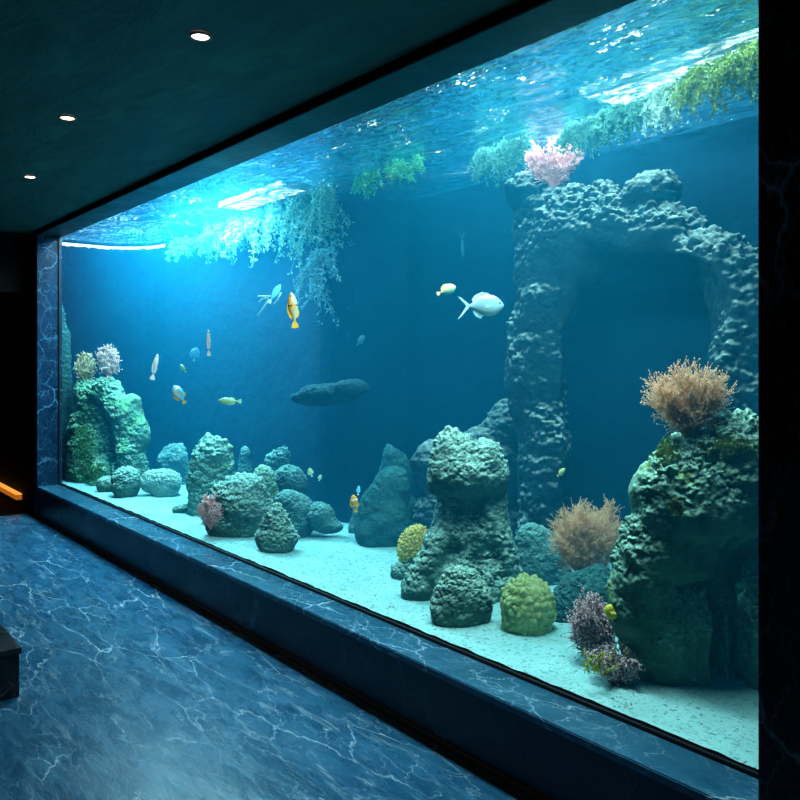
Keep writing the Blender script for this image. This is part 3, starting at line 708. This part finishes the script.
# hanging algae under the water surface
def hanging(name, label, x0, y0, x1, y1, Y, drop, n, m, seed, cat='seaweed', wav=0.35, leafL=4.0, jitter=8, leaves=7, group=None, mat_w=10):
    """clump between two picture points on the water line at depth Y, strands `drop` picture units long"""
    rng = np.random.default_rng(seed); a = MB()
    o = at_y((x0 + x1) / 2, (y0 + y1) / 2, Y); o[2] = min(o[2], ZW - 0.02)
    for i in range(n):
        f = rng.uniform(); s = t_y(x0 + (x1 - x0) * f, Y) / FOC
        p = at_y(x0 + (x1 - x0) * f, y0 + (y1 - y0) * f + rng.normal() * 2, Y + rng.normal() * 0.05)
        p[2] = min(p[2], ZW - 0.02)
        env = 0.35 + 0.65 * math.sin(math.pi * (0.1 + 0.8 * f)) * (0.4 + 0.6 * float(vnoise(np.array([f * 5.0, seed * 1.7, 0.5]), seed)) * 1.6)
        L = drop * s * env * rng.uniform(0.35, 1.0)
        d = -UP + RT * rng.normal() * wav; pts = [p]
        ns = 6
        for k in range(ns):
            d = d + RT * rng.normal() * 0.35 + FW * rng.normal() * 0.25 - UP * 0.15
            q = pts[-1] + d / np.linalg.norm(d) * L / ns; q[2] = min(q[2], ZW - 0.02); pts.append(q)
        a.tube(pts, [0.7 * s * (1 - 0.1 * k) for k in range(ns + 1)], 3)
        for q in pts:
            for z in range(leaves): a.leaf(q + rng.normal(size=3) * 1.2 * s, rng.normal(size=3) - UP * 0.3, leafL * s * rng.uniform(0.5, 1.2), 1.0 * s, rng)
    ob = a.build(name, m, o); tag(ob, label, cat, group); return ob
hanging('hanging_algae', 'pale frilly algae hanging at the far left waterline near the end wall', 168, 246, 205, 234, 3.36, 26, 26, M['algae_teal'], 11)
hanging('hanging_algae', 'long pale ragged algae hanging with a bushy teal tip, left of the bright light patch', 203, 232, 240, 218, 3.33, 52, 36, M['algae_teal'], 12)
hanging('hanging_algae', 'whitish algae curtain hanging under the brightest patch of water surface', 238, 222, 282, 200, 3.34, 62, 60, M['algae_pale'], 13)
hanging('hanging_algae', 'long lacy algae curtain hanging at right end of the bright water patch', 286, 200, 332, 174, 3.34, 92, 80, M['algae_teal'], 14)
hanging('hanging_algae', 'small bright green algae tuft at the dark mid-tank waterline', 356, 172, 376, 164, 3.32, 22, 20, M['algae'], 15)
hanging('hanging_algae', 'short bright green algae strip right of the small tuft at mid-tank waterline', 386, 166, 422, 156, 3.32, 16, 30, M['algae'], 16)
hanging('hanging_algae', 'dim feathery blue-green algae mass hanging left of the pink coral', 478, 152, 526, 138, 3.45, 42, 60, M['algae_teal'], 17)
hanging('hanging_algae', 'pale green algae mass hanging above and right of the pink coral', 566, 128, 606, 112, 3.45, 44, 60, M['algae_teal'], 18)
hanging('hanging_algae', 'green algae curtain hanging over the round knob of the rock arch', 602, 112, 648, 96, 3.4, 42, 70, M['algae_teal'], 19)
hanging('hanging_algae', 'whitish green ragged algae hanging beside bright water at upper right', 648, 96, 694, 76, 3.3, 46, 80, M['algae_pale'], 20, leafL=4.5)
M['lush'] = mat_plain('lush_leaf', (0.03, 0.10, 0.015), 0.6, (0.18, 0.27, 0.04), 25, transl=0.3)
hanging('hanging_algae', 'lush bright green leafy plant hanging in the upper right corner of the glass', 688, 74, 772, 40, 3.12, 66, 130, M['lush'], 21, leafL=6.0, leaves=5, wav=1.0)
# algae wisps on the corner of the back wall
hanging('hanging_algae', 'faint feathery algae streaks trailing down the dark corner of the back wall', 306, 260, 334, 245, 3.38, 78, 26, M['algae_dim'], 22, leafL=6)

# ------------------------------------------------------------------ fish
def loft(sections, k=14):
    """sections: (x, zc, hh, hw)"""
    V = []; F = []
    for (x, zc, hh, hw) in sections:
        for j in range(k):
            a = 2 * math.pi * j / k; V.append((x, hw * math.cos(a), zc + hh * math.sin(a)))
    n = len(sections)
    for i in range(n - 1):
        for j in range(k): F.append((i * k + j, (i + 1) * k + j, (i + 1) * k + (j + 1) % k, i * k + (j + 1) % k))
    F.append(tuple(range(k))); F.append(tuple(range((n - 1) * k, n * k))[::-1])
    return V, F
def plate(poly, th=0.006, y=0.0):
    n = len(poly); V = [(x, y - th, z) for x, z in poly] + [(x, y + th, z) for x, z in poly]
    F = [tuple(range(n)), tuple(range(n, 2 * n))[::-1]] + [(i, i + n, (i + 1) % n + n, (i + 1) % n) for i in range(n)]
    return V, F
def mat_fish(name, belly, back, stripe=None, stripes=None, front=None, emit=0.0):
    """colour from height (belly to back) with optional vertical bands along the body; object space, body length 1"""
    t = NT(name); tc = t.n('ShaderNodeTexCoord'); sx = t.n('ShaderNodeSeparateXYZ'); t.l(tc.outputs['Object'], sx.inputs[0])
    mz = t.n('ShaderNodeMapRange'); t.l(sx.outputs[2], mz.inputs[0]); mz.inputs[1].default_value = -0.16; mz.inputs[2].default_value = 0.16
    c = t.ramp(mz.outputs[0], [(0.2, belly), (0.8, back)])
    if stripe:
        mxr = t.n('ShaderNodeMapRange'); t.l(sx.outputs[0], mxr.inputs[0]); mxr.inputs[1].default_value = -0.5; mxr.inputs[2].default_value = 0.5
        st = []
        for p, w in stripes: st += [(p - w - 0.02, (0,)*3), (p - w, (1,)*3), (p + w, (1,)*3), (p + w + 0.02, (0,)*3)]
        c = t.mix(t.ramp(mxr.outputs[0], st), c, stripe)
    b = t.bsdf(c, 0.35, 0.5)
    return t.m
def fish(name, label, px, py, Y, length, roll, yaw, m, mfin, hh=0.2, hw=0.09, tail='fork', dorsal=True, group=None, meye=None, bend=0.0, belly_fin=True):
    """length in picture units; roll turns the nose up from picture-right; yaw turns it away from the camera"""
    o = at_y(px, py, Y); s = t_y(px, Y) / FOC; L = length * s
    hx = RT * math.cos(math.radians(yaw)) + FW * math.sin(math.radians(yaw))
    x = hx * math.cos(math.radians(roll)) + UP * math.sin(math.radians(roll))
    z = UP * math.cos(math.radians(roll)) - hx * math.sin(math.radians(roll)); y = np.cross(z, x)
    prof = [(0.5, 0.02), (0.47, 0.22), (0.42, 0.45), (0.34, 0.72), (0.24, 0.92), (0.12, 1.0), (0.0, 0.94), (-0.12, 0.74), (-0.22, 0.48), (-0.30, 0.27), (-0.35, 0.17), (-0.38, 0.14)]
    V, F = loft([(a, -0.01 * (1 - b), hh * b, hw * min(1, b * 1.1)) for a, b in prof])
    ob = link(name, mesh_from(name, V, F), m)
    ob.matrix_world = Matrix(((x[0]*L, y[0]*L, z[0]*L, o[0]), (x[1]*L, y[1]*L, z[1]*L, o[1]), (x[2]*L, y[2]*L, z[2]*L, o[2]), (0, 0, 0, 1)))
    tag(ob, label, 'fish', group)
    def fin(nm, poly, th=0.008, y=0.0):
        V, F = plate(poly, th, y); return link(nm, mesh_from(nm, V, F, False), mfin, ob)
    if tail == 'fork':
        fin('tail_fin', [(-0.35, 0.03), (-0.45, 0.11), (-0.56, 0.2), (-0.64, 0.24), (-0.55, 0.13), (-0.46, 0.03), (-0.44, 0.0), (-0.47, -0.05), (-0.56, -0.18), (-0.66, -0.32), (-0.56, -0.24), (-0.45, -0.12), (-0.35, -0.03)])
    else:
        fin('tail_fin', [(-0.35, 0.03), (-0.45, 0.09), (-0.55, 0.11), (-0.57, 0.0), (-0.55, -0.11), (-0.45, -0.09), (-0.35, -0.03)])
    if dorsal:
        fin('dorsal_fin', [(0.2, hh * 0.86), (0.1, hh * 1.12), (-0.05, hh * 1.22), (-0.22, hh * 0.95), (-0.30, hh * 0.55), (-0.26, hh * 0.3), (0.0, hh * 0.8)])
    if belly_fin:
        fin('belly_fin', [(0.0, -hh * 0.85), (-0.1, -hh * 1.18), (-0.22, -hh * 0.95), (-0.28, -hh * 0.55), (-0.24, -hh * 0.3)])
        for sd_ in (-1, 1):
            V, F = plate([(0.2, 0.0), (0.05, 0.03), (-0.02, -0.05), (0.08, -0.08)], 0.005, sd_ * hw * 0.98); link('pectoral_fin', mesh_from('pectoral_fin', V, F, False), mfin, ob)
    for sd_ in (-1, 1):
        bm = bmesh.new(); bmesh.ops.create_uvsphere(bm, u_segments=10, v_segments=8, radius=0.024, matrix=Matrix.Translation((0.385, sd_ * hw * 0.55, hh * 0.18)))
        me = bpy.data.meshes.new('eye'); bm.to_mesh(me); bm.free(); link('eye', me, M['eye'], ob)
    return ob
M['eye'] = mat_plain('dark_eye', (0.01, 0.015, 0.02), 0.2, spec=0.6)
FM = dict(
    silver=mat_fish('silver_blue_scales', (0.50, 0.95, 0.92), (0.30, 0.52, 1.0)),
    silverfin=mat_plain('pale_blue_fin', (0.75, 0.97, 1.0), 0.4, transl=0.4),
    yellow=mat_fish('yellow_teal_scales', (0.15, 0.50, 0.42), (0.90, 0.72, 0.25)),
    yellowfin=mat_plain('yellow_fin', (0.8, 0.65, 0.3), 0.5),
    orange=mat_fish('orange_cream_scales', (0.55, 0.68, 0.55), (0.92, 0.42, 0.05), (0.10, 0.09, 0.07), [(0.60, 0.015)]),
    orangefin=mat_plain('orange_fin', (0.95, 0.45, 0.04), 0.5),
    white=mat_fish('white_blue_scales', (0.10, 0.55, 0.72), (0.85, 0.92, 0.92), (0.92, 0.95, 0.95), [(0.8, 0.05)]),
    pinkish=mat_fish('pinkish_scales', (0.75, 0.68, 0.62), (0.75, 0.45, 0.35)),
    pinkfin=mat_plain('pinkish_fin', (0.75, 0.55, 0.48), 0.5),
    greenish=mat_fish('greenish_scales', (0.35, 0.70, 0.50), (0.55, 0.75, 0.25)),
    greenfin=mat_plain('greenish_fin', (0.4, 0.7, 0.45), 0.5),
    clown=mat_fish('clown_scales', (0.85, 0.35, 0.04), (0.90, 0.50, 0.08), (0.95, 0.95, 0.9), [(0.35, 0.04), (0.7, 0.05)]),
    ghost=mat_plain('pale_cyan_flesh', (0.30, 0.85, 0.98), 0.4, transl=0.5),
    dim=mat_plain('dim_grey_scales', (0.02, 0.12, 0.17), 0.6),
)
fish('fish', 'large silver-blue fish with forked tail swimming right before the dark recess', 484, 305.5, 2.6, 41, 2, 8, FM['silver'], FM['silverfin'], 0.27, 0.10)
fish('fish', 'small yellow fish with teal belly just left of the large silver-blue fish', 447, 290, 2.65, 20, 22, 12, FM['yellow'], FM['yellowfin'], 0.27, 0.12, 'round', belly_fin=False)
fish('fish', 'orange and cream striped fish pointing upward beside the ghostly pale fish', 293, 309, 2.5, 34, 97, 20, FM['orange'], FM['orangefin'], 0.15, 0.085, 'round')
fish('fish', 'white and blue oval fish with orange fin above the sand at left', 179, 394, 2.52, 20, 122, 15, FM['white'], FM['orangefin'], 0.26, 0.12, 'round')
fish('fish', 'slim pinkish fish hanging nose up, nearest the far left tower', 155, 366, 2.54, 25, 78, 40, FM['pinkish'], FM['pinkfin'], 0.10, 0.06, 'round')
fish('fish', 'very slim pinkish brown fish hanging nose up, above the greenish fish', 208.5, 342, 2.56, 25, 92, 60, FM['pinkish'], FM['pinkfin'], 0.085, 0.05, 'round')
fish('fish', 'small mottled green fish swimming left above the beaded spire', 229, 401, 2.58, 22, 178, 10, FM['greenish'], FM['greenfin'], 0.16, 0.09, 'round')
fish('fish', 'tiny orange and white clownfish in front of the leaning boulder', 354.5, 503, 2.6, 17, 100, 20, FM['clown'], FM['orangefin'], 0.24, 0.12, 'round')
fish('fish', 'tiny yellow-green fish before the dark cave, upper left of the tan bushy coral', 561.5, 472, 2.95, 11, 40, 20, FM['greenish'], FM['yellowfin'], 0.24, 0.1, 'round')
fish('fish', 'tiny pale fish right above the clownfish', 358.5, 490, 2.7, 9, 85, 20, FM['ghost'], FM['silverfin'], 0.2, 0.1, 'round')
fish('fish', 'faint grey fish hovering alone in the dark water of mid-tank', 361, 340, 3.38, 12, 50, 25, FM['dim'], FM['dim'], 0.26, 0.1, 'round')
fish('fish', 'tiny pale round fish, left of two above the back heap of boulders', 310.5, 472, 2.7, 9, 110, 25, FM['greenish'], FM['silverfin'], 0.3, 0.12, 'round')
fish('fish', 'tiniest pale fish, right of two above the back heap of boulders', 320, 477.5, 2.7, 6, 70, 25, FM['greenish'], FM['silverfin'], 0.3, 0.12, 'round')
fish('fish', 'tiny pale green fish above the white and blue oval fish', 183, 368, 2.56, 9, 125, 20, FM['greenish'], FM['greenfin'], 0.22, 0.1, 'round')
fish('fish', 'faint translucent disc-shaped fish between the two slim pinkish fish', 195, 354, 3.1, 13, 80, 20, FM['dim'], FM['dim'], 0.36, 0.08, 'round')
fish('fish', 'faint thin fish hanging nose down near the top of mid-tank', 462.5, 246, 3.85, 22, -84, 50, FM['dim'], FM['dim'], 0.1, 0.05, 'fork', belly_fin=False)
# ghostly pale squid-like fish with two long trailing tails
def ghost_fish():
    o = at_y(270, 297, 2.5); s = t_y(270, 2.5) / FOC
    f = fish('long_tailed_fish', 'ghostly pale cyan fish with long trailing tail streamers at left mid-water', 275, 293, 2.5, 21, 58, 12, FM['ghost'], FM['silverfin'], 0.16, 0.1, 'round', belly_fin=False, dorsal=False)
    inv = np.array(f.matrix_world.inverted())
    for (x0, y0, x1, y1, x2, y2) in ((269, 300, 263, 308, 258, 315), (270, 296, 264, 296, 258, 296), (268, 298, 262, 299, 259, 302), (281, 293, 278, 299, 274, 304)):
        a = MB(); pts = [at_y(x, y, 2.5) for x, y in ((x0, y0), (x1, y1), (x2, y2))]
        pts = [(inv @ np.array([*p, 1]))[:3] for p in pts]
        a.tube(pts, [0.05, 0.045, 0.025], 5); a.build('streamer', FM['silverfin'], (0, 0, 0), f)
ghost_fish()

# ------------------------------------------------------------------ room fittings
def lathe(name, prof, m, parent, k=32):
    V = []; F = []
    for r, z in prof:
        for j in range(k):
            a = 2 * math.pi * j / k; V.append((r * math.cos(a), r * math.sin(a), z))
    for i in range(len(prof) - 1):
        for j in range(k): F.append((i * k + j, i * k + (j + 1) % k, (i + 1) * k + (j + 1) % k, (i + 1) * k + j))
    return link(name, mesh_from(name, V, F), m, parent)
M['copper'] = mat_plain('dark_copper_ring', (0.10, 0.05, 0.03), 0.35, spec=0.6)
M['lens'] = glow('warm_lamp_glow', (1.0, 0.72, 0.50), 14)
def disc(name, r, z, m, parent, k=32):
    V = [(r * math.cos(2 * math.pi * j / k), r * math.sin(2 * math.pi * j / k), z) for j in range(k)]
    return link(name, mesh_from(name, V, [tuple(range(k))[::-1]], False), m, parent)
for (px, py, lab) in ((200.5, 36, 'nearest and largest of the recessed ceiling lights'), (67.5, 117.5, 'middle one of the recessed ceiling lights'), (30, 176.5, 'smallest and farthest of the recessed ceiling lights')):
    d = ray(px, py); t = (ZCE - H) / d[2]; p = CAM + d * t
    e = empty('downlight', (p[0], p[1], ZCE)); tag(e, lab + ', warm glow in a dark ring', 'ceiling light', 'recessed ceiling lights')
    lathe('trim_ring', [(0.034, -0.003), (0.036, -0.007), (0.046, -0.006), (0.050, -0.001)], M['copper'], e)
    disc('lamp_lens', 0.035, -0.003, M['lens'], e)
    sp = bpy.data.lights.new('downlight_spot', 'SPOT'); sp.energy = 6; sp.color = (1, 0.7, 0.45); sp.spot_size = 1.6; sp.spot_blend = 0.6; sp.shadow_soft_size = 0.03
    so = bpy.data.objects.new('downlight_spot', sp); C.objects.link(so); so.location = (p[0], p[1], ZCE - 0.02); so.parent = None

b = empty('bench', (-4.85, 0.62, 0)); tag(b, 'low black marble bench cut off by the left edge, standing on the floor', 'bench')
box('seat_slab', (-5.6, 0.25, 0.205), (-4.09, 0.963, 0.235), M['bench'], b, 0.004, (-4.85, 0.62, 0))
box('base', (-5.59, 0.26, 0.0), (-4.10, 0.953, 0.205), M['bench'], b, 0.003, (-4.85, 0.62, 0))
M['amber'] = glow('amber_led', (1.0, 0.36, 0.05), 1.2)
M['amber_dim'] = mat_plain('amber_lit_riser', (0.5, 0.12, 0.02), 0.6, emit=(1.0, 0.25, 0.02), es=0.4)  # riser glows by itself to imitate light from the amber strip
k = empty('kerb', (-10.5, 2.23, 0)); tag(k, 'low kerb with glowing amber edge in the dark passage at far left', 'kerb')
box('riser', (-12.5, 2.20, 0.045), (-9.6, 2.258, 0.100), M['amber_dim'], k, 0, (-10.5, 2.23, 0))
box('glow_strip', (-12.5, 2.198, 0.100), (-9.6, 2.258, 0.112), M['amber'], k, 0, (-10.5, 2.23, 0))
box('foot', (-12.5, 2.21, 0.0), (-9.6, 2.258, 0.045), M['black'], k, 0, (-10.5, 2.23, 0))

# waterline gleam of the end wall as an added glowing strip, light panels over the water
M['panel'] = glow('white_light_panel', (0.75, 1.0, 1.0), 6)
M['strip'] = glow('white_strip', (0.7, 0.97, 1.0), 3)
M['hood'] = mat_plain('grey_hood', (0.05, 0.06, 0.06), 0.5)
def panel(x0, x1, y0, y1, z, label, m=None):
    e = empty('overhead_light', ((x0 + x1) / 2, (y0 + y1) / 2, z)); tag(e, label, 'light', 'light panels over the water')
    box('housing', (x0 - 0.03, y0 - 0.03, z + 0.004), (x1 + 0.03, y1 + 0.03, z + 0.05), M['hood'], e, 0, e.location)
    V = [(x0, y0, z), (x0, y1, z), (x1, y1, z), (x1, y0, z)]
    link('diffuser', mesh_from('diffuser', [np.array(v) - np.array(e.location) for v in V], [(0, 1, 2, 3)], False), m or M['panel'], e)
panel(-6.5, -5.45, 3.18, 3.39, 2.945, 'white light panel glowing through rippled water at left, behind the algae curtains')
panel(-2.6, -1.6, 3.3, 3.55, 2.945, 'white light panel glowing through rippled water at upper right corner')
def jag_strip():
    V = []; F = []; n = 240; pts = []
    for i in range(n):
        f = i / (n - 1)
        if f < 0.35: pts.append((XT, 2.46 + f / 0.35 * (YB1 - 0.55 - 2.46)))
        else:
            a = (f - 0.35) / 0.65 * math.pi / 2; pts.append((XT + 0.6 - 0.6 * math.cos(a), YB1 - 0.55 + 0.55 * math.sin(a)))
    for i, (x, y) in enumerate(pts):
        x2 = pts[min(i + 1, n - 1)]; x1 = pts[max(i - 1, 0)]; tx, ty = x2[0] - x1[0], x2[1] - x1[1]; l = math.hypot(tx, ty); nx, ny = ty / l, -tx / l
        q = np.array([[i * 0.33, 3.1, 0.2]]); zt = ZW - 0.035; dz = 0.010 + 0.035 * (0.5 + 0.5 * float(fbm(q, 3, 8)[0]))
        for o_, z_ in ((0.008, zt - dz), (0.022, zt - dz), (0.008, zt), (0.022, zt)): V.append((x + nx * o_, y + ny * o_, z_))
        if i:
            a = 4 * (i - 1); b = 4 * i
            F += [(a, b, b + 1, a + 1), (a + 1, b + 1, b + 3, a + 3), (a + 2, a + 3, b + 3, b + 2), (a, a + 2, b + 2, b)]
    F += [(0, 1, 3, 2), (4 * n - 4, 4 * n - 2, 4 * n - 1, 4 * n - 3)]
    return link('glow_strip', mesh_from('glow_strip', V, F, False), M['strip'])
st = jag_strip(); st.name = 'painted_waterline_gleam'; tag(st, 'bright ragged white gleam painted as a glowing strip along the waterline of the far left end wall', 'light')

def area(name, loc, sx, sy, power, col, rot=(0, 0, 0)):
    l = bpy.data.lights.new(name, 'AREA'); l.shape = 'RECTANGLE'; l.size = sx; l.size_y = sy; l.energy = power; l.color = col
    o = bpy.data.objects.new(name, l); C.objects.link(o); o.location = loc; o.rotation_euler = rot; return o
LC = (0.85, 1.0, 0.95)
area('tank_lamp', (-6.9, 2.92, 3.25), 2.6, 0.35, 900, LC)
area('tank_lamp', (-3.15, 3.5, 3.25), 2.0, 0.2, 210, LC)
area('tank_lamp', (-4.0, 2.62, 3.25), 1.0, 0.2, 75, LC)
area('added_wall_fill', (-7.0, 3.25, 3.25), 3.0, 0.15, 350, (0.2, 0.78, 1.0))  # unseen blue fill added to brighten the left back wall
area('added_front_fill', (-6.9, 2.52, 3.2), 2.8, 0.12, 850, (0.10, 0.70, 1.0), (math.radians(38), 0, 0))  # second unseen fill, added at the front to lift the blue at left
area('tank_lamp', (-2.15, 2.54, 3.15), 1.6, 0.2, 640, LC, (math.radians(10), 0, 0))

wd = bpy.data.worlds.new('world'); bpy.context.scene.world = wd; wd.use_nodes = True
wd.node_tree.nodes['Background'].inputs[0].default_value = (0.0, 0.01, 0.015, 1); wd.node_tree.nodes['Background'].inputs[1].default_value = 0.2
sc = bpy.context.scene
sc.view_settings.view_transform = 'Standard'; sc.view_settings.look = 'None'; sc.view_settings.exposure = 0.0
sc.cycles.use_denoising = True
sc.cycles.max_bounces = 10; sc.cycles.transparent_max_bounces = 16; sc.cycles.volume_bounces = 1
sc.cycles.caustics_reflective = False; sc.cycles.caustics_refractive = False
